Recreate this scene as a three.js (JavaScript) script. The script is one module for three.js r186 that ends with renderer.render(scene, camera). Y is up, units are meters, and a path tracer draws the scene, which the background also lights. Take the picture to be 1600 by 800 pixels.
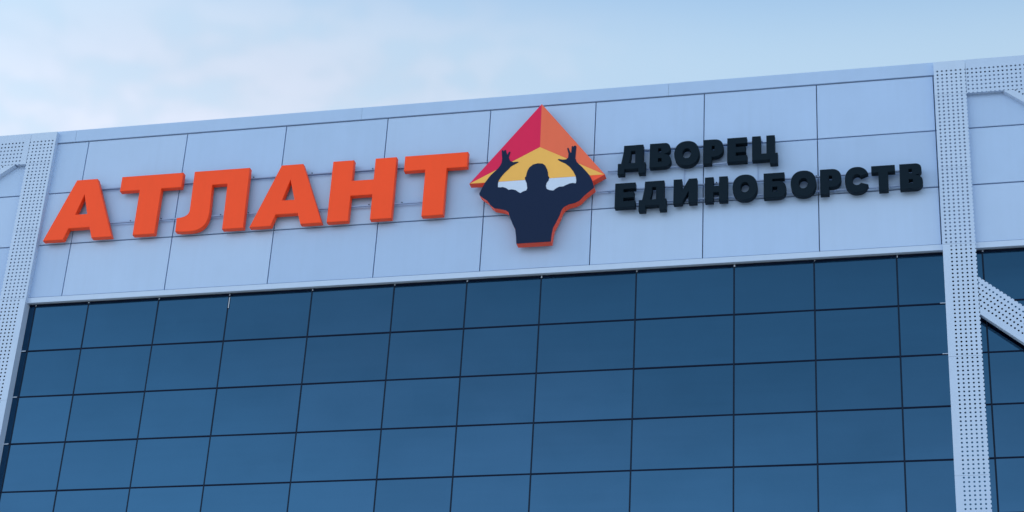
import * as THREE from 'three';
import { mergeGeometries } from 'three/addons/utils/BufferGeometryUtils.js';

// ------------------------------------------------------------------ camera, sky, sun, exposure
const scene = new THREE.Scene();
const camera = new THREE.PerspectiveCamera(14.692, 2, 0.1, 3000);
camera.position.set(0, 1.6, 30);
camera.rotation.set(THREE.MathUtils.degToRad(27.6132), THREE.MathUtils.degToRad(14.8082), THREE.MathUtils.degToRad(3.5373), 'YXZ');
const renderer = new THREE.WebGLRenderer({ antialias: true });
renderer.setSize(1024, 512);
renderer.toneMapping = THREE.LinearToneMapping;
renderer.toneMappingExposure = 1.7;
renderer.shadowMap.enabled = true;
renderer.shadowMap.type = THREE.PCFSoftShadowMap;

let seed = 20417;
const rnd = () => { seed = (seed * 1664525 + 1013904223) >>> 0; return seed / 4294967296; };
const jit = (a) => (rnd() * 2 - 1) * a;
const lerp = (a, b, t) => a + (b - a) * t;
const sstep = (a, b, x) => { const t = Math.min(1, Math.max(0, (x - a) / (b - a))); return t * t * (3 - 2 * t); };
// value noise on a lattice, seeded by hashing
function hash3(x, y, z) { let h = (x * 374761393 + y * 668265263 + z * 2147483647 + 1274126177) | 0; h = Math.imul(h ^ (h >>> 13), 1274126177); h ^= h >>> 16; return (h >>> 0) / 4294967296; }
function vnoise(x, y, z = 0) {
  const xi = Math.floor(x), yi = Math.floor(y), zi = Math.floor(z);
  let fx = x - xi, fy = y - yi, fz = z - zi;
  fx = fx * fx * fx * (fx * (fx * 6 - 15) + 10); fy = fy * fy * fy * (fy * (fy * 6 - 15) + 10); fz = fz * fz * (3 - 2 * fz);
  const c = (a, b, d) => hash3(xi + a, yi + b, zi + d);
  const p = (d) => lerp(lerp(c(0, 0, d), c(1, 0, d), fx), lerp(c(0, 1, d), c(1, 1, d), fx), fy);
  return fz === 0 ? p(0) : lerp(p(0), p(1), fz);
}
function fbm(x, y, z, oct) { let s = 0, a = 0.5, n = 0; for (let i = 0; i < oct; i++) { s += a * vnoise(x, y, z); n += a; a *= 0.52; x = x * 2.03 + 11.3; y = y * 2.03 + 5.7; } return s / n; }

const CLX = 43, CLZ = 9;
const sunDir = new THREE.Vector3(-0.68, 0.80, -0.36).normalize();
const ELEV = [[-90, .30, .30, .30], [-1, .42, .44, .46], [0, 1.12, 1.20, 1.30], [10, 1.06, 1.19, 1.33], [19, .86, 1.02, 1.20], [26, .50, .63, .76], [29.5, .285, .385, .480], [33, .246, .345, .448], [36.5, .166, .276, .420], [44, .13, .24, .395], [60, .10, .21, .38], [90, .08, .17, .34]];
function skyColor(x, y, z, out) {
  const e = Math.asin(Math.max(-1, Math.min(1, y))) * 57.29578;
  let i = 0; while (i < ELEV.length - 2 && e > ELEV[i + 1][0]) i++;
  const t = sstep(ELEV[i][0], ELEV[i + 1][0], e), A = ELEV[i], B = ELEV[i + 1];
  let r = lerp(A[1], B[1], t), g = lerp(A[2], B[2], t), b = lerp(A[3], B[3], t);
  if (e > 0) {
    const side = 1 + 0.26 * (x * sunDir.x + z * sunDir.z) / Math.hypot(sunDir.x, sunDir.z);   // brighter towards the sun's side
    r *= side; g *= side; b *= side;
    const cs = Math.max(0, x * sunDir.x + y * sunDir.y + z * sunDir.z);
    const glow = 0.35 * Math.pow(cs, 24) + 0.05 * Math.pow(cs, 5);          // aureole
    r += glow; g += glow * 0.98; b += glow * 0.93;
    // thin, torn high cloud
    const px = x / (y + 0.12), pz = z / (y + 0.12);
    const wx = vnoise(px * 3.1 + 3.1, pz * 3.1 + 8.2), wz = vnoise(px * 3.1 + 31.7, pz * 3.1 + 1.9);
    const cover = sstep(0.36, 0.66, fbm(px * 1.5 + CLX, pz * 1.5 + CLZ, 0, 2)) * sstep(3, 18, e);
    if (cover > 0.01) {
      const wisp = fbm(px * 24 + wx * 4.0 + pz * 5, pz * 30 + wz * 4.0 - px * 4, 0, 5);
      const k = cover * (0.42 + 0.58 * sstep(0.32, 0.66, wisp)) * 0.85, L = (r + g + b) / 3;
      const w = 0.95 + 0.13 * sstep(0.34, 0.68, wisp);
      r = lerp(r, L * 0.91 * w, k); g = lerp(g, L * 0.965 * w, k); b = lerp(b, L * 1.14 * w, k);
    }
  }
  out[0] = r; out[1] = g; out[2] = b;
}
{
  const W = 2048, H = 1024, data = new Float32Array(W * H * 4), o = [0, 0, 0];
  for (let j = 0; j < H; j++) {
    const lat = ((j + 0.5) / H - 0.5) * Math.PI, y = Math.sin(lat), c = Math.cos(lat);
    for (let i = 0; i < W; i++) {
      const lon = ((i + 0.5) / W - 0.5) * 2 * Math.PI;
      skyColor(Math.cos(lon) * c, y, Math.sin(lon) * c, o);
      const q = (j * W + i) * 4; data[q] = o[0]; data[q + 1] = o[1]; data[q + 2] = o[2]; data[q + 3] = 1;
    }
  }
  const sky = new THREE.DataTexture(data, W, H, THREE.RGBAFormat, THREE.FloatType);
  sky.mapping = THREE.EquirectangularReflectionMapping;
  sky.colorSpace = THREE.LinearSRGBColorSpace;
  sky.magFilter = sky.minFilter = THREE.LinearFilter;
  sky.wrapS = THREE.RepeatWrapping;
  sky.needsUpdate = true;
  scene.background = sky; scene.environment = sky;
}
const sun = new THREE.DirectionalLight(new THREE.Color(1.0, 0.95, 0.87), 3.6);
sun.position.copy(sunDir).multiplyScalar(90);
sun.target.position.set(-8, 8, 0);
sun.castShadow = true;
sun.shadow.mapSize.set(2048, 2048);
Object.assign(sun.shadow.camera, { left: -60, right: 60, top: 60, bottom: -60, near: 1, far: 250 });
scene.add(sun, sun.target);

// ------------------------------------------------------------------ materials
function noiseTex(size, fn, srgb) {
  const d = new Uint8Array(size * size * 4);
  for (let j = 0; j < size; j++) for (let i = 0; i < size; i++) {
    const v = fn(i / size, j / size), q = (j * size + i) * 4;
    const a = Array.isArray(v) ? v : [v, v, v];
    for (let k = 0; k < 3; k++) d[q + k] = Math.max(0, Math.min(255, Math.round(a[k] * 255)));
    d[q + 3] = 255;
  }
  const t = new THREE.DataTexture(d, size, size);
  t.wrapS = t.wrapT = THREE.RepeatWrapping; t.magFilter = THREE.LinearFilter; t.minFilter = THREE.LinearMipmapLinearFilter; t.generateMipmaps = true;
  if (srgb) t.colorSpace = THREE.SRGBColorSpace;
  t.needsUpdate = true; return t;
}
// periodic-enough noise: blend two copies across the seam
const tile = (f) => (u, v) => { const a = f(u, v), b = f(u - 1, v), c = f(u, v - 1), d = f(u - 1, v - 1); return lerp(lerp(a, b, u), lerp(c, d, u), v); };
const dirtN = tile((u, v) => fbm(u * 7 + 20, v * 7 + 20, 0, 5));
const fineN = tile((u, v) => fbm(u * 40 + 90, v * 40 + 90, 0, 3));
const streakN = tile((u, v) => fbm(u * 46 + 70, v * 2.6 + 33, 0, 4));
const claddingMap = noiseTex(512, (u, v) => { const k = 0.955 + 0.075 * (dirtN(u, v) - 0.5) + 0.05 * (streakN(u, v) - 0.5) + 0.02 * (fineN(u, v) - 0.5); return [k, k, k]; });
const satinRough = noiseTex(512, (u, v) => { const k = 0.72 + 0.16 * (dirtN(v, u) - 0.5) + 0.12 * (fineN(u, v) - 0.5); return [k, k, k]; });
const glassRough = noiseTex(256, (u, v) => { const k = 0.5 + 0.9 * (dirtN(u, v) - 0.5) + 0.5 * (streakN(u, v) - 0.5); return [k, k, k]; });
const glassMap = noiseTex(512, (u, v) => { const k = 0.94 + 0.10 * (dirtN(u, v) - 0.5) + 0.06 * (streakN(v, u) - 0.5); return [k, k, k]; });
const wave = noiseTex(256, (u, v) => fbm(u * 3, v * 3, 0, 2));

const lin = (r, g, b) => new THREE.Color().setRGB(r, g, b);
const std = (c, o = {}) => new THREE.MeshPhysicalMaterial({ color: c, roughness: 0.5, ...o });
const cladMats = [[.380, .550, .800], [.402, .568, .812], [.360, .526, .778], [.384, .558, .820]].map(([r, g, b]) =>
  std(lin(r, g, b), { map: claddingMap, roughness: 0.55, roughnessMap: satinRough }));
const copingMat = std(lin(.38, .55, .80), { map: claddingMap, roughness: 0.5, roughnessMap: satinRough });
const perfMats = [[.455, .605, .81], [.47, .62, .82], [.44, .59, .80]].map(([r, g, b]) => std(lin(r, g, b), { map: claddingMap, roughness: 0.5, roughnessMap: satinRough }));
const backMat = std(lin(.05, .075, .13), { roughness: 0.8 });
const glassMats = [0, 1, 2, 3, 4].map((i) => std(lin(.028, .085, .158).multiplyScalar(1 + [0, .03, -.03, .015, -.02][i]), { map: glassMap, metalness: 1, roughness: 0.10, roughnessMap: glassRough }));
const jointMat = std(lin(.15, .215, .34), { roughness: 0.8 });
const capMat = std(lin(.0025, .008, .028), { roughness: 0.5, specularIntensity: 0.15 });
const mullionMat = std(lin(.0035, .014, .036), { roughness: 0.45, specularIntensity: 0.25 });
const clipMat = std(lin(.40, .50, .62), { roughness: 0.5 });
const orangeMat = std(lin(.98, .085, .016), { roughness: 0.45, specularIntensity: 0.5, map: claddingMap });
const blackMat = std(lin(.0022, .011, .021), { roughness: 0.5, specularIntensity: 0.2 });
const railMat = std(lin(.28, .40, .62), { roughness: 0.5 });
const crimsonMat = std(lin(.70, .012, .085), { roughness: 0.45, specularIntensity: 0.5, map: claddingMap });
const salmonMat = std(lin(.82, .155, .075), { roughness: 0.45, specularIntensity: 0.5, map: claddingMap });
const amberMat = std(lin(.87, .49, .105), { roughness: 0.45, specularIntensity: 0.5, map: claddingMap });
const whiteMat = std(lin(.55, .68, .86), { roughness: 0.4, map: claddingMap });
const navyMat = std(lin(.006, .018, .055), { roughness: 0.5, specularIntensity: 0.25 });
const emblemSideMat = std(lin(.92, .095, .040), { roughness: 0.45, specularIntensity: 0.5, map: claddingMap });
const wallMat = std(lin(.45, .52, .62), { roughness: 0.8, map: claddingMap });
const roofMat = std(lin(.22, .22, .23), { roughness: 0.95 });

// ------------------------------------------------------------------ helpers
const taken = {};
const numbered = (n) => { taken[n] = (taken[n] ?? -1) + 1; return taken[n] ? `${n}_${String(taken[n]).padStart(3, '0')}` : n; };
function mesh(name, geo, mat, parent) { const m = new THREE.Mesh(geo, mat); m.name = numbered(name); m.castShadow = m.receiveShadow = true; parent.add(m); return m; }
function box(x0, x1, y0, y1, z0, z1) { const g = new THREE.BoxGeometry(x1 - x0, y1 - y0, z1 - z0); metricUV(g.translate((x0 + x1) / 2, (y0 + y1) / 2, (z0 + z1) / 2)); return g; }
// texture coordinates in metres (4 m to a repeat), read off the dominant axis of each face
function metricUV(g, s = 0.25, ou = 0, ov = 0) {
  const p = g.attributes.position, n = g.attributes.normal, uv = new Float32Array(p.count * 2);
  for (let i = 0; i < p.count; i++) {
    const ax = Math.abs(n.getX(i)), ay = Math.abs(n.getY(i)), az = Math.abs(n.getZ(i));
    let u = p.getX(i), v = p.getY(i);
    if (ax > ay && ax > az) u = p.getZ(i); else if (ay > az) v = p.getZ(i);
    uv[2 * i] = u * s + ou; uv[2 * i + 1] = v * s + ov;
  }
  g.setAttribute('uv', new THREE.BufferAttribute(uv, 2)); return g;
}
// a flat sheet-metal cassette or pane with chamfered edges; its front face is a coarse grid, bulged by a fraction of a millimetre
function cassette(w, h, d, c, nx, ny, bulge, wob) {
  const pos = [], idx = [], id = [];
  for (let j = 0; j <= ny; j++) for (let i = 0; i <= nx; i++) {
    const u = i / nx, v = j / ny;
    const edge = i === 0 || j === 0 || i === nx || j === ny;
    id.push(pos.length / 3);
    pos.push((u - .5) * (w - 2 * c), (v - .5) * (h - 2 * c), edge ? 0 : bulge * 16 * u * (1 - u) * v * (1 - v) + jit(wob));
  }
  for (let j = 0; j < ny; j++) for (let i = 0; i < nx; i++) { const a = j * (nx + 1) + i, b = a + 1, e = a + nx + 1, f = e + 1; idx.push(a, b, f, a, f, e); }
  const front = new THREE.BufferGeometry(); front.setAttribute('position', new THREE.Float32BufferAttribute(pos, 3)); front.setIndex(idx); front.computeVertexNormals();
  const X = w / 2, Y = h / 2, x = X - c, y = Y - c, P = [], q = (a, b, e, f) => P.push(...a, ...b, ...e, ...a, ...e, ...f);
  const F = [[-x, -y, 0], [x, -y, 0], [x, y, 0], [-x, y, 0]], M = [[-X, -Y, -c], [X, -Y, -c], [X, Y, -c], [-X, Y, -c]], B = M.map(([a, b]) => [a, b, -d]);
  for (let k = 0; k < 4; k++) { const n = (k + 1) % 4; q(M[k], M[n], F[n], F[k]); q(B[k], B[n], M[n], M[k]); }
  const rim = new THREE.BufferGeometry(); rim.setAttribute('position', new THREE.Float32BufferAttribute(P, 3)); rim.computeVertexNormals();
  return metricUV(mergeGeometries([front.toNonIndexed(), rim]), 0.25, rnd(), rnd());
}
function extrude(shape, z0, z1, bevel = 0.008, seg = 10) {
  const g = new THREE.ExtrudeGeometry(shape, { depth: z1 - z0 - 2 * bevel, bevelEnabled: bevel > 0, bevelThickness: bevel, bevelSize: bevel, bevelOffset: -bevel, bevelSegments: 2, curveSegments: seg });
  return metricUV(g.translate(0, 0, z0 + bevel), 0.25, rnd(), rnd());
}
const poly = (pts) => new THREE.Shape(pts.map(([x, y]) => new THREE.Vector2(x, y)));
const hole = (pts) => new THREE.Path(pts.map(([x, y]) => new THREE.Vector2(x, y)));
function tag(o, label, category, group) { o.userData = { label, category }; if (group) o.userData.group = group; return o; }

// perforated sheet in local (s,t), lying at z = 0, 3 mm thick; holes are octagons. s0..s1, t0..t1 with hole centres given
function perforated(s0, s1, t0, t1, cols, rows, r, map, backed) {
  const P = [], T = 0.003;
  const tri = (a, b, c) => P.push(...a, ...b, ...c), quad = (a, b, c, d) => { tri(a, b, c); tri(a, c, d); };
  const rect = (a, b, c, d) => { if (b - a > 1e-6 && d - c > 1e-6) quad([a, c, 0], [b, c, 0], [b, d, 0], [a, d, 0]); };
  const mids = (arr, lo, hi) => { const e = [lo]; for (let i = 0; i < arr.length - 1; i++) e.push((arr[i] + arr[i + 1]) / 2); e.push(hi); return e; };
  const cs = cols.map((c) => Array.isArray(c) ? c[0] : c);
  const es = mids(cs, Math.max(s0, cs[0] - 0.045), Math.min(s1, cs[cs.length - 1] + 0.045));
  const et = mids(rows, Math.max(t0, rows[0] - 0.045), Math.min(t1, rows[rows.length - 1] + 0.045));
  rect(s0, es[0], t0, t1); rect(es[es.length - 1], s1, t0, t1);
  rect(es[0], es[es.length - 1], t0, et[0]); rect(es[0], es[es.length - 1], et[et.length - 1], t1);
  for (let i = 0; i < cs.length; i++) for (let j = 0; j < rows.length; j++) {
    const a = es[i], b = es[i + 1], c = et[j], d = et[j + 1], x = cs[i], y = rows[j];
    // ring of outer points (cell border) matched to ring of hole points, clipped to the sheet
    const O = [], I = [], N = 8;
    for (let k = 0; k < N; k++) {
      const ang = (k / N) * 2 * Math.PI, ca = Math.cos(ang), sa = Math.sin(ang);
      I.push([Math.min(s1, Math.max(s0, x + r * ca)), Math.min(t1, Math.max(t0, y + r * sa)), 0]);
      const ox = k % 4 === 2 ? x : (ca > 0 ? b : a), oy = k % 4 === 0 ? y : (sa > 0 ? d : c);
      O.push([ox, oy, 0]);
    }
    for (let k = 0; k < N; k++) {
      const n = (k + 1) % N;
      quad(I[k], O[k], O[n], I[n]);
      quad([I[k][0], I[k][1], -T], I[k], I[n], [I[n][0], I[n][1], -T]);
    }
  }
  const g = new THREE.BufferGeometry();
  const Q = []; for (let i = 0; i < P.length; i += 3) Q.push(...map(P[i], P[i + 1], P[i + 2]));
  g.setAttribute('position', new THREE.Float32BufferAttribute(Q, 3)); g.computeVertexNormals();
  // drop empty triangles left by clipping
  const keep = [], nn = g.attributes.normal; for (let i = 0; i < Q.length / 9; i++) { const a = Q.slice(i * 9, i * 9 + 9); const ux = a[3] - a[0], uy = a[4] - a[1], uz = a[5] - a[2], vx = a[6] - a[0], vy = a[7] - a[1], vz = a[8] - a[2]; if (Math.hypot(uy * vz - uz * vy, uz * vx - ux * vz, ux * vy - uy * vx) > 1e-9) keep.push(...a); }
  const h = new THREE.BufferGeometry(); h.setAttribute('position', new THREE.Float32BufferAttribute(keep, 3)); h.computeVertexNormals();
  return metricUV(h, 0.25, rnd(), rnd());
}
const range = (a, n, d) => Array.from({ length: n }, (_, i) => a + i * d);

// ------------------------------------------------------------------ the setting
{
  const g = new THREE.PlaneGeometry(1600, 1600).rotateX(-Math.PI / 2);
  metricUV(g, 0.2);
  const gm = std(lin(.36, .35, .33), { roughness: 0.92, map: noiseTex(512, (u, v) => { const k = 0.86 + 0.3 * (dirtN(u, v) - 0.5) + 0.2 * (fineN(u, v) - 0.5); return [k, k, k * 0.98]; }) });
  const m = mesh('ground', g, gm, scene); m.userData = { kind: 'structure' };
}

// ------------------------------------------------------------------ the building
const B = new THREE.Group(); B.name = 'building'; scene.add(B);
tag(B, 'large hall with blue glass curtain wall, pale blue panelled parapet and perforated frames', 'building');
const XL = -22.6, XR = 6.2;                         // ends of the modelled front
const ROW = [20.906, 19.787, 18.669, 17.554];       // horizontal joints of the parapet
const GL = -0.08;                                   // face of the glass

// carcass behind the skin
mesh('side_wall', box(XL, XL + 0.3, 0, 20.9, -16, -0.32), wallMat, B);
mesh('side_wall', box(XR - 0.3, XR, 0, 20.9, -16, -0.32), wallMat, B);
mesh('rear_wall', box(XL, XR, 0, 20.9, -16.3, -16.003), wallMat, B);
mesh('roof', box(XL + 0.303, XR - 0.303, 20.3, 20.55, -16, -0.323), roofMat, B);

// parapet: dark backing with the metal cassettes hung on it
const parapet = mesh('parapet_wall', box(XL, XR, 17.47, 20.95, -0.32, -0.05), jointMat, B);
const du = [0, -0.033, 0.015, 0.019, 0.024, 0.005, -0.011, -0.022, -0.016, 0.020];
const JX = []; for (let k = -2; k <= 12; k++) JX.push(-18.470 + 1.99185 * k + (du[k] ?? 0));
const GAP = 0.010;
for (let i = 0; i < JX.length - 1; i++) for (let j = 0; j < 3; j++) {
  const x0 = JX[i] + GAP * .85, x1 = JX[i + 1] - GAP * .85, y0 = ROW[j + 1] + GAP * 1.15, y1 = ROW[j] - GAP * 1.15;
  const m = mesh('cladding_panel', cassette(x1 - x0, y1 - y0, 0.045, 0.004, 4, 3, jit(0.0014), 0.0005), cladMats[Math.floor(rnd() * 4)], parapet);
  m.position.set((x0 + x1) / 2, (y0 + y1) / 2, jit(0.0015)); m.rotation.set(jit(0.0012), jit(0.0012), 0);
}
// coping along the top: long folded sheets with lapped joints
const coping = mesh('coping', box(XL, XR, 20.95, 21.14, -0.5, -0.06), backMat, B);
for (let x = XL, k = 0; x < XR - 0.1; k++) {
  const x1 = Math.min(XR, x + 5.8);
  const s = poly([[-0.55, 21.145], [-0.55, 21.105], [-0.51, 21.105], [-0.51, 21.14], [0.018, 21.166], [0.018, 20.917], [-0.03, 20.917], [-0.03, 20.912], [0.0235, 20.912], [0.0235, 21.164], [0.0195, 21.171]]);
  const g = new THREE.ExtrudeGeometry(s, { depth: x1 - x - 0.004, bevelEnabled: false });
  g.rotateY(-Math.PI / 2); // profile (z, y) swept along x
  g.applyMatrix4(new THREE.Matrix4().makeScale(1, 1, 1));
  g.translate(x1, 0, 0);
  metricUV(g, 0.25, rnd(), rnd());
  mesh('coping_sheet', g, copingMat, coping); x = x1;
}
// ledge under the panels
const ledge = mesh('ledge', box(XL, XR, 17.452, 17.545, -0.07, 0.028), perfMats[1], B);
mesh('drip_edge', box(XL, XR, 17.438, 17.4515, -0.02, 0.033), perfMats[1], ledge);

// curtain wall
const curtain = mesh('curtain_wall', box(XL, XR, 0.35, 17.44, -0.32, -0.115), backMat, B);
const MX = [-20.75, -19.36, -18.2, -17.045, -15.976, -14.584, -13.208, -11.622, -10.080, -8.7425, -7.398, -5.710, -4.013, -2.655, -1.277, 0.128, 1.50, 2.9, 4.3];
const HY = [17.425, 16.4936, 15.5717, 14.6532, 13.7307, 12.809, 11.887, 10.965];
const MG = 0.012;
for (let i = 0; i < MX.length - 1; i++) for (let j = 0; j < HY.length - 1; j++) {
  const x0 = MX[i] + MG, x1 = MX[i + 1] - MG, y0 = HY[j + 1] + MG, y1 = HY[j] - MG;
  const m = mesh('glass_pane', cassette(x1 - x0, y1 - y0, 0.03, 0.002, 4, 4, jit(0.0009), 0.00025), glassMats[Math.floor(rnd() * 5)], curtain);
  m.position.set((x0 + x1) / 2, (y0 + y1) / 2, GL); m.rotation.set(jit(0.0045), jit(0.0045), 0);
}
// dark pressure caps: each upright and each crossbar its own piece
for (let i = 0; i < MX.length; i++) mesh('mullion', box(MX[i] - 0.0115, MX[i] + 0.0115, 10.97, 17.44, -0.112, GL + 0.005), mullionMat, curtain);
for (let j = 1; j < HY.length; j++) for (let i = 0; i < MX.length - 1; i++)
  mesh('transom', box(MX[i] + 0.0128, MX[i + 1] - 0.0128, HY[j] - 0.0135, HY[j] + 0.0135, -0.112, GL + 0.008), capMat, curtain);
for (let i = 0; i < MX.length - 1; i++) mesh('transom', box(MX[i] + 0.0128, MX[i + 1] - 0.0128, 17.408, 17.4375, -0.112, GL + 0.008), capMat, curtain);
// pale clips where the uprights run up under the ledge, and stubs beside the frames
for (let i = 2; i < MX.length - 2; i++) mesh('clip', box(MX[i] + 0.001 + jit(0.006), MX[i] + 0.020, 17.405 + jit(0.012), 17.4365, GL + 0.0085, GL + 0.020), clipMat, curtain);
mesh('clip', box(-13.199, -13.184, 17.15, 17.37, GL + 0.0105, GL + 0.016), clipMat, curtain);
for (const y of [16.4936, 15.5717, 14.6532]) mesh('clip', box(-17.20, -17.075, y - 0.008, y + 0.012, GL + 0.0085, GL + 0.014), clipMat, curtain);
for (const y of [16.4936, 15.5717]) mesh('clip', box(-0.60, -0.51, y + 0.001, y + 0.015, GL + 0.0085, GL + 0.014), clipMat, curtain);
// below the picture the glazing runs on to a plinth
mesh('lower_glazing', box(XL, XR, 0.36, 10.955, -0.112, GL), glassMats[0], B);
mesh('plinth', box(XL, XR, 0, 0.345, -0.32, -0.02), wallMat, B);

// perforated metal frames
const FZ = 0.11, HR = 0.0176, PT = 0.0737;
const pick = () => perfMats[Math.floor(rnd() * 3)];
function pylon(xBlank, dir, top) {          // xBlank: edge with the plain margin; dir +1: holes run to the right edge
  const W = 0.54, X = (s) => xBlank + dir * s;
  const lo = Math.min(X(0), X(0.004)), hi = Math.max(X(0), X(0.004));
  // the plain edge folds back to the wall
  const p = mesh('pylon', mergeGeometries([box(lo, hi, 0.0, top, -0.075, FZ - 0.0035), box(Math.min(X(W - 0.024), X(W - 0.021)), Math.max(X(W - 0.024), X(W - 0.021)), 0.0, 20.43, -0.075, FZ - 0.0035), box(Math.min(X(0.0045), X(W)), Math.max(X(0.0045), X(W)), top - 0.008, top - 0.004, 0.0245, FZ - 0.0035), box(Math.min(X(0.006), X(0.10)), Math.max(X(0.006), X(0.10)), 0, 17.3, FZ - 0.03, FZ - 0.012)]), perfMats[0], B);  // inset return on the holed side and top lid added to darken the holes
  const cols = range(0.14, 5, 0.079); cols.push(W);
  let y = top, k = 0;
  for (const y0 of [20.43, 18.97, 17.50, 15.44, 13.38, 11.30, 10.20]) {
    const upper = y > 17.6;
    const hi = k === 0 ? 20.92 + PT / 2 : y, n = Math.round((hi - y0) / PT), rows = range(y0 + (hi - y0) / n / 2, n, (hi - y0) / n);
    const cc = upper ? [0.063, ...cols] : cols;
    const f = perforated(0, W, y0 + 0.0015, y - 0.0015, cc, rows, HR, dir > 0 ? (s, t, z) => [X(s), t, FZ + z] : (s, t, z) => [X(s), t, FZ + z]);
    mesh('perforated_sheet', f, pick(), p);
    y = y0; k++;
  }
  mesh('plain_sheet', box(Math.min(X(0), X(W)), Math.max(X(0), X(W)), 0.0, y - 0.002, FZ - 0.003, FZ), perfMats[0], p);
  return p;
}
pylon(-0.507, 1, 21.118);
pylon(-17.165, -1, 21.118);
// plain flange just behind the outermost holes of the upper sheets
function beam(x0, x1) {
  const b = mesh('top_beam', mergeGeometries([box(x0, x1, 21.08, 21.084, 0.0245, FZ - 0.0035), box(x0, x1, 20.452, 20.455, 0.005, FZ - 0.0035)]), perfMats[0], B);  // inset bottom return added to keep light out behind the holes
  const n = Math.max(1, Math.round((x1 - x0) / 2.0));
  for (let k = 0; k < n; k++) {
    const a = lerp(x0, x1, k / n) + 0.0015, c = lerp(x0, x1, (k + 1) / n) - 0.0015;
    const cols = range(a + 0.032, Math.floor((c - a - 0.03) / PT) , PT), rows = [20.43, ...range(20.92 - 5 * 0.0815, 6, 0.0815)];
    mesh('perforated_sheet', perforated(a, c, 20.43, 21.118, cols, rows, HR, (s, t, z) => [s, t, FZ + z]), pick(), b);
  }
}
beam(0.036, 4.6);
beam(-21.6, -17.708);
function brace(x, y, ang, len, W, up, clip) {     // x, y: start of the lower edge; holes run up to the upper edge
  const ca = Math.cos(ang), sa = Math.sin(ang), sg = Math.sign(ca);
  const sMin = (t) => clip.x !== undefined ? (clip.x - x + t * sa * sg) / ca : (clip.y - y - t * ca * sg) / sa;   // where it meets the pylon or beam
  const map = (s, t, z) => { s = Math.max(s, sMin(t)); return [x + s * ca - t * sa * sg, y + s * sa + t * ca * sg, FZ + z]; };
  const flat = (s0, s1, t0, t1, z0, z1) => { const g = new THREE.BoxGeometry(s1 - s0, t1 - t0, z1 - z0); g.translate((s0 + s1) / 2, (t0 + t1) / 2, (z0 + z1) / 2); const p = g.attributes.position; for (let i = 0; i < p.count; i++) { const q = map(p.getX(i), p.getY(i), p.getZ(i)); p.setXYZ(i, ...q); } if (sg < 0) { const ix = g.index.array; for (let i = 0; i < ix.length; i += 3) { const a = ix[i]; ix[i] = ix[i + 1]; ix[i + 1] = a; } } g.computeVertexNormals(); return metricUV(g); };
  const b = mesh('brace', mergeGeometries([flat(up, len, 0, 0.004, -0.105, -0.0035), flat(up, len, W - 0.024, W - 0.021, -0.105, -0.0035)]), perfMats[1], B);  // inset upper lip added so less light gets in behind the sheet
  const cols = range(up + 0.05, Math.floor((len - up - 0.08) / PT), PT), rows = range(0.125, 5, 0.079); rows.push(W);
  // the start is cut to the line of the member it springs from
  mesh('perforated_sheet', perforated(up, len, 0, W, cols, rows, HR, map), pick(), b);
  return b;
}
brace(0.020, 16.19, -0.70, 3.6, 0.53, -0.62, { x: 0.0355 });
const underBeam = { y: 20.4285 };
brace(0.641, 20.433, -0.68, 3.6, 0.53, -0.1, underBeam);
brace(-17.92, 20.445, Math.PI + 0.62, 3.6, 0.53, -0.1, underBeam);

// ------------------------------------------------------------------ signs
const rail = (x0, x1, y) => {
  const g = [box(x0, x1, y - 0.011, y + 0.011, 0.048, 0.082)];
  for (let x = x0 + 0.22; x < x1 - 0.1; x += 1.17) g.push(box(x - 0.014, x + 0.014, y - 0.008, y + 0.026, -0.002, 0.048));
  return mergeGeometries(g);
};
const boltGeo = metricUV(new THREE.CylinderGeometry(0.011, 0.011, 0.012, 6).rotateX(Math.PI / 2));
const bolts = (s, x0, x1, y) => { for (let x = x0 + 0.3; x < x1 - 0.1; x += 0.585) mesh('bolt', boltGeo, capMat, s).position.set(x + jit(0.05) - s.position.x, y + 0.010 - s.position.y, 0.087); };
function sign(name, label, category, bx, by, group) { const s = new THREE.Group(); s.name = numbered(name); s.position.set(bx, by, 0); scene.add(s); tag(s, label, category, group); return s; }
const part = (s, name, g, m) => mesh(name, g.translate(-s.position.x, -s.position.y, 0), m, s);
const LZ0 = 0.08, LZ1 = 0.2;

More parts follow.
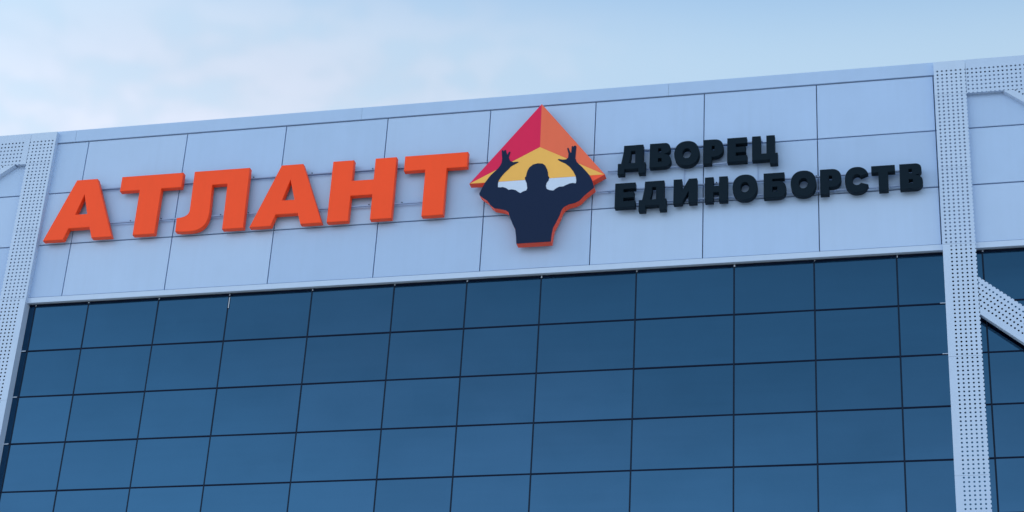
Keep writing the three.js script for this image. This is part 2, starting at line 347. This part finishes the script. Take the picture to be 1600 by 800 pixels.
{ // big orange word
  const s = sign('word_sign', 'large orange raised letters in one word on pale blue wall panels', 'sign', -12.9, 18.65);
  const T = 19.925, Bm = 18.650;
  const letterA = (c) => { const q = poly([[c - .212, T], [c - .695, Bm], [c - .285, Bm], [c - .214, 18.882], [c + .214, 18.882], [c + .290, Bm], [c + .700, Bm], [c + .212, T]]); q.holes.push(hole([[c - .004, 19.60], [c - .122, 19.172], [c + .118, 19.172]])); return q; };
  const letterT = (a, b, c, d) => poly([[a, T], [a, 19.612], [c, 19.612], [c, Bm], [d, Bm], [d, 19.612], [b, 19.612], [b, T]]);
  const el = new THREE.Shape(); el.moveTo(-14.122, T); el.lineTo(-14.108, 19.12); el.bezierCurveTo(-14.105, 19.0, -14.18, 18.952, -14.345, 18.952); el.lineTo(-14.335, Bm + .018); el.bezierCurveTo(-14.2, Bm - .005, -14.06, Bm, -13.98, Bm + .004); el.bezierCurveTo(-13.80, Bm + .02, -13.70, 18.80, -13.705, 19.06); el.lineTo(-13.728, 19.612); el.lineTo(-13.428, 19.612); el.lineTo(-13.412, Bm); el.lineTo(-12.998, Bm); el.lineTo(-13.022, T); el.closePath();
  const en = poly([[-11.392, T], [-11.392, Bm], [-10.985, Bm], [-10.985, 19.170], [-10.572, 19.170], [-10.572, Bm], [-10.166, Bm], [-10.172, T], [-10.576, T], [-10.576, 19.487], [-10.988, 19.487], [-10.988, T]]);
  for (const g of [letterA(-16.298), letterT(-15.585, -14.345, -15.182, -14.745), el, letterA(-12.184), en, letterT(-10.012, -8.820, -9.606, -9.202)])
    part(s, 'letter', extrude(g, LZ0, LZ1, 0.011), orangeMat);
  part(s, 'mounting_rail', rail(-16.35, -9.32, 19.012), railMat);
  bolts(s, -15.6, -9.6, 19.012); bolts(s, -15.6, -9.2, 19.768);
  part(s, 'mounting_rail', rail(-16.3, -9.0, 19.768), railMat);
}

// heavy black capitals: unit height, w = width; all strokes drawn in heights
function glyph(ch, w) {
  const S = new THREE.Shape(), st = 0.31;
  const R = (a, b, c, d) => hole([[a, c], [a, d], [b, d], [b, c]]);
  const bowl = (q, x, y0, y1, r) => { q.lineTo(x - r, y0); q.bezierCurveTo(x - r * .4, y0, x, y0 + r * .4, x, y0 + r); q.lineTo(x, y1 - r); q.bezierCurveTo(x, y1 - r * .4, x - r * .4, y1, x - r, y1); };
  switch (ch) {
    case 'Е': return poly([[0, 0], [w, 0], [w, .25], [st, .25], [st, .385], [w * .93, .385], [w * .93, .615], [st, .615], [st, .75], [w * .99, .75], [w * .99, 1], [0, 1]]);
    case 'Т': return poly([[w / 2 - .165, 0], [w / 2 + .165, 0], [w / 2 + .165, .73], [w, .73], [w, 1], [0, 1], [0, .73], [w / 2 - .165, .73]]);
    case 'Н': return poly([[0, 0], [st, 0], [st, .37], [w - st, .37], [w - st, 0], [w, 0], [w, 1], [w - st, 1], [w - st, .63], [st, .63], [st, 1], [0, 1]]);
    case 'И': return poly([[0, 0], [.30, 0], [w - .30, .50], [w - .30, 0], [w, 0], [w, 1], [w - .30, 1], [.30, .50], [.30, 1], [0, 1]]);
    case 'Ц': return poly([[0, 0], [w - .28, 0], [w - .28, -.18], [w, -.18], [w, .26], [w - .10, .26], [w - .10, 1], [w - .40, 1], [w - .40, .26], [.31, .26], [.31, 1], [0, 1]]);
    case 'Д': { const q = poly([[0, -.20], [.25, -.20], [.25, 0], [w - .25, 0], [w - .25, -.20], [w, -.20], [w, .25], [w - .09, .25], [w - .09, 1], [.21, 1], [.20, .72], [.12, .25], [0, .25]]); q.holes.push(hole([[.41, .25], [.47, .55], [.48, .75], [w - .38, .75], [w - .38, .25]])); return q; }
    case 'О': case 'С': {
      const cx = w / 2, cy = .5, n = 40, sup = (a, rx, ry, e) => [cx + rx * Math.sign(Math.cos(a)) * Math.abs(Math.cos(a)) ** e, cy + ry * Math.sign(Math.sin(a)) * Math.abs(Math.sin(a)) ** e];
      if (ch === 'О') { const q = poly(Array.from({ length: n }, (_, i) => sup(i / n * 2 * Math.PI, w / 2, .515, .88))); q.holes.push(hole(Array.from({ length: 24 }, (_, i) => sup(-i / 24 * 2 * Math.PI, w * .175, .205, .95)))); return q; }
      const a0 = 0.40, p = []; for (let i = 0; i <= n; i++) p.push(sup(a0 + i / n * (2 * Math.PI - 2 * a0), w / 2, .515, .88)); for (let i = 0; i <= 20; i++) p.push(sup(2 * Math.PI - .62 - i / 20 * (2 * Math.PI - 1.24), w * .19, .215, .95)); return poly(p);
    }
    case 'Р': { S.moveTo(0, 0); S.lineTo(st, 0); S.lineTo(st, .27); bowl(S, w, .27, 1, .32); S.lineTo(0, 1); S.closePath(); S.holes.push(R(st, w - .31, .54, .73)); return S; }
    case 'Б': { S.moveTo(0, 0); bowl(S, w, 0, .66, .28); S.lineTo(st, .66); S.lineTo(st, .755); S.lineTo(w * .93, .755); S.lineTo(w * .93, 1); S.lineTo(0, 1); S.closePath(); S.holes.push(R(st, w - .31, .23, .43)); return S; }
    case 'В': { S.moveTo(0, 0); bowl(S, w, 0, .53, .25); S.lineTo(w - .16, .535); bowl(S, w - .03, .55, 1, .21); S.lineTo(0, 1); S.closePath(); S.holes.push(R(st, w - .34, .215, .375)); S.holes.push(R(st, w - .36, .63, .785)); return S; }
  }
}
function blackWord(s, y0, H, list) {
  for (const [ch, a, b] of list) {
    const sh = glyph(ch, (b - a) / H);
    const sc = (p) => { for (const c of p.curves) for (const k of ['v0', 'v1', 'v2', 'v3']) if (c[k] && !c[k].done) { c[k] = c[k].clone(); c[k].x = a + c[k].x * H; c[k].y = y0 + c[k].y * H; } p.currentPoint.set(a, y0); p.cacheArcLengths = null; };
    sc(sh); sh.holes.forEach(sc);
    part(s, 'letter', extrude(sh, LZ0, LZ1, 0.005, 8), blackMat);
  }
}
{
  const s = sign('word_sign', 'short upper line of black block letters beside the orange emblem', 'sign', -4.65, 19.23);
  blackWord(s, 19.325, 0.487, [['Д', -6.048, -5.554], ['В', -5.480, -5.100], ['О', -5.042, -4.600], ['Р', -4.529, -4.175], ['Е', -4.105, -3.757], ['Ц', -3.670, -3.225]]);
  part(s, 'mounting_rail', rail(-6.25, -3.5, 19.384), railMat);
  part(s, 'mounting_rail', rail(-5.9, -3.5, 19.772), railMat);
  for (const x of [-4.885, -3.59]) part(s, 'cable', box(x - 0.005, x + 0.005, 18.99, 19.375, 0.010, 0.020), railMat);
}
{
  const s = sign('word_sign', 'long lower line of black block letters beside the orange emblem', 'sign', -3.43, 18.46);
  blackWord(s, 18.560, 0.487, [['Е', -6.082, -5.715], ['Д', -5.653, -5.165], ['И', -5.043, -4.630], ['Н', -4.493, -4.095], ['О', -4.010, -3.580], ['Б', -3.471, -3.085], ['О', -3.007, -2.570], ['Р', -2.503, -2.145], ['С', -2.082, -1.672], ['Т', -1.633, -1.235], ['В', -1.159, -0.776]]);
  part(s, 'mounting_rail', rail(-6.44, -0.9, 18.985), railMat);
  bolts(s, -6.4, -1.2, 18.985);
  part(s, 'mounting_rail', rail(-6.0, -0.9, 18.70), railMat);
}
{ // emblem: a contour box with flat coloured faces
  const s = sign('emblem_sign', 'triangular red and amber emblem with dark silhouette of a figure raising both arms', 'sign', -7.49, 17.93);
  const fig = [[-8.543, 18.997], [-8.504, 19.098], [-8.45, 19.221], [-8.355, 19.364], [-8.229, 19.493], [-8.19, 19.55], [-8.163, 19.621], [-8.160, 19.701], [-8.168, 19.762], [-8.178, 19.867], [-8.159, 19.88], [-8.142, 19.85], [-8.127, 19.873], [-8.10, 19.873], [-8.086, 19.816], [-8.066, 19.77], [-8.047, 19.824], [-8.023, 19.836], [-8.013, 19.818], [-8.037, 19.711], [-8.007, 19.637], [-7.952, 19.608], [-7.863, 19.611], [-7.85, 19.596], [-7.922, 19.558], [-7.985, 19.522], [-8.03, 19.465], [-8.095, 19.40], [-8.156, 19.32], [-8.197, 19.247], [-8.208, 19.19], [-8.206, 19.109], [-8.164, 19.102], [-8.113, 19.105], [-8.049, 19.079], [-8.006, 19.039], [-7.945, 19.046], [-7.872, 19.024], [-7.824, 18.982], [-7.786, 18.956], [-7.737, 18.986], [-7.68, 19.003], [-7.662, 19.045], [-7.678, 19.149], [-7.713, 19.233], [-7.717, 19.272], [-7.698, 19.294], [-7.689, 19.358], [-7.673, 19.42], [-7.644, 19.475], [-7.585, 19.527], [-7.498, 19.548], [-7.41, 19.535], [-7.355, 19.487], [-7.319, 19.41], [-7.301, 19.35], [-7.291, 19.269], [-7.271, 19.238], [-7.279, 19.176], [-7.313, 19.133], [-7.325, 19.072], [-7.307, 19.006], [-7.253, 18.977], [-7.185, 18.963], [-7.136, 19.005], [-7.077, 19.034], [-7.006, 19.034], [-6.956, 19.059], [-6.897, 19.085], [-6.836, 19.091], [-6.779, 19.08], [-6.776, 19.148], [-6.791, 19.23], [-6.836, 19.325], [-6.905, 19.425], [-6.988, 19.501], [-7.068, 19.545], [-7.13, 19.59], [-7.118, 19.607], [-7.044, 19.587], [-6.977, 19.586], [-6.944, 19.623], [-6.94, 19.702], [-6.969, 19.808], [-6.96, 19.827], [-6.945, 19.822], [-6.91, 19.729], [-6.892, 19.718], [-6.887, 19.847], [-6.875, 19.86], [-6.858, 19.835], [-6.842, 19.861], [-6.81, 19.855], [-6.802, 19.83], [-6.807, 19.691], [-6.81, 19.592], [-6.779, 19.51], [-6.68, 19.405], [-6.602, 19.307], [-6.538, 19.221], [-6.483, 19.103], [-6.448, 18.975], [-6.463, 18.953], [-6.526, 18.901], [-6.623, 18.813], [-6.7, 18.722], [-6.779, 18.682], [-6.899, 18.657], [-6.977, 18.613], [-7.015, 18.56], [-7.05, 18.443], [-7.105, 18.312], [-7.151, 18.215], [-7.171, 18.093], [-7.182, 17.937], [-7.802, 17.937], [-7.816, 18.093], [-7.838, 18.229], [-7.895, 18.346], [-7.943, 18.462], [-7.98, 18.585], [-8.033, 18.623], [-8.138, 18.658], [-8.242, 18.681], [-8.317, 18.746], [-8.385, 18.847], [-8.483, 18.923], [-8.526, 18.957]];
  const A = [-7.485, 20.80], L = [-8.742, 19.224], R = [-6.264, 19.224], C = [-7.472, 19.885];
  const right = fig.slice(fig.findIndex((p) => p[0] === -6.538)), left = fig.slice(0, 3);
  part(s, 'backing_box', extrude(poly([L, ...left.slice().reverse(), ...right.slice().reverse().slice(0, -1), R, A]), 0.09, 0.240, 0.004), emblemSideMat);
  const slab = (pts, z0, z1) => extrude(poly(pts), z0, z1, 0.0008);
  part(s, 'pyramid_face', slab([[A[0], A[1] - .006], [L[0] + .006, L[1] + .003], C], 0.2405, 0.244), crimsonMat);
  part(s, 'pyramid_face', slab([[A[0] + .0005, A[1] - .006], C, [R[0] - .006, R[1] + .003]], 0.2405, 0.244), salmonMat);
  part(s, 'pyramid_face', slab([[L[0] + .010, L[1] + .001], [R[0] - .010, R[1] + .001], [C[0], C[1] - .0006]], 0.2405, 0.244), amberMat);
  part(s, 'white_face', slab([[-8.30, 19.222], [-8.30, 18.99], [-7.49, 18.86], [-6.68, 18.99], [-6.68, 19.222]], 0.2405, 0.2435), whiteMat);
  part(s, 'figure_silhouette', slab(fig, 0.2445, 0.250), navyMat);
  for (const [x, y] of [[-8.0, 19.35], [-6.98, 19.35], [-7.49, 20.1], [-7.49, 18.3]]) part(s, 'stand_off', box(x - .02, x + .02, y - .02, y + .02, -0.002, 0.0895), railMat);
}

renderer.render(scene, camera);
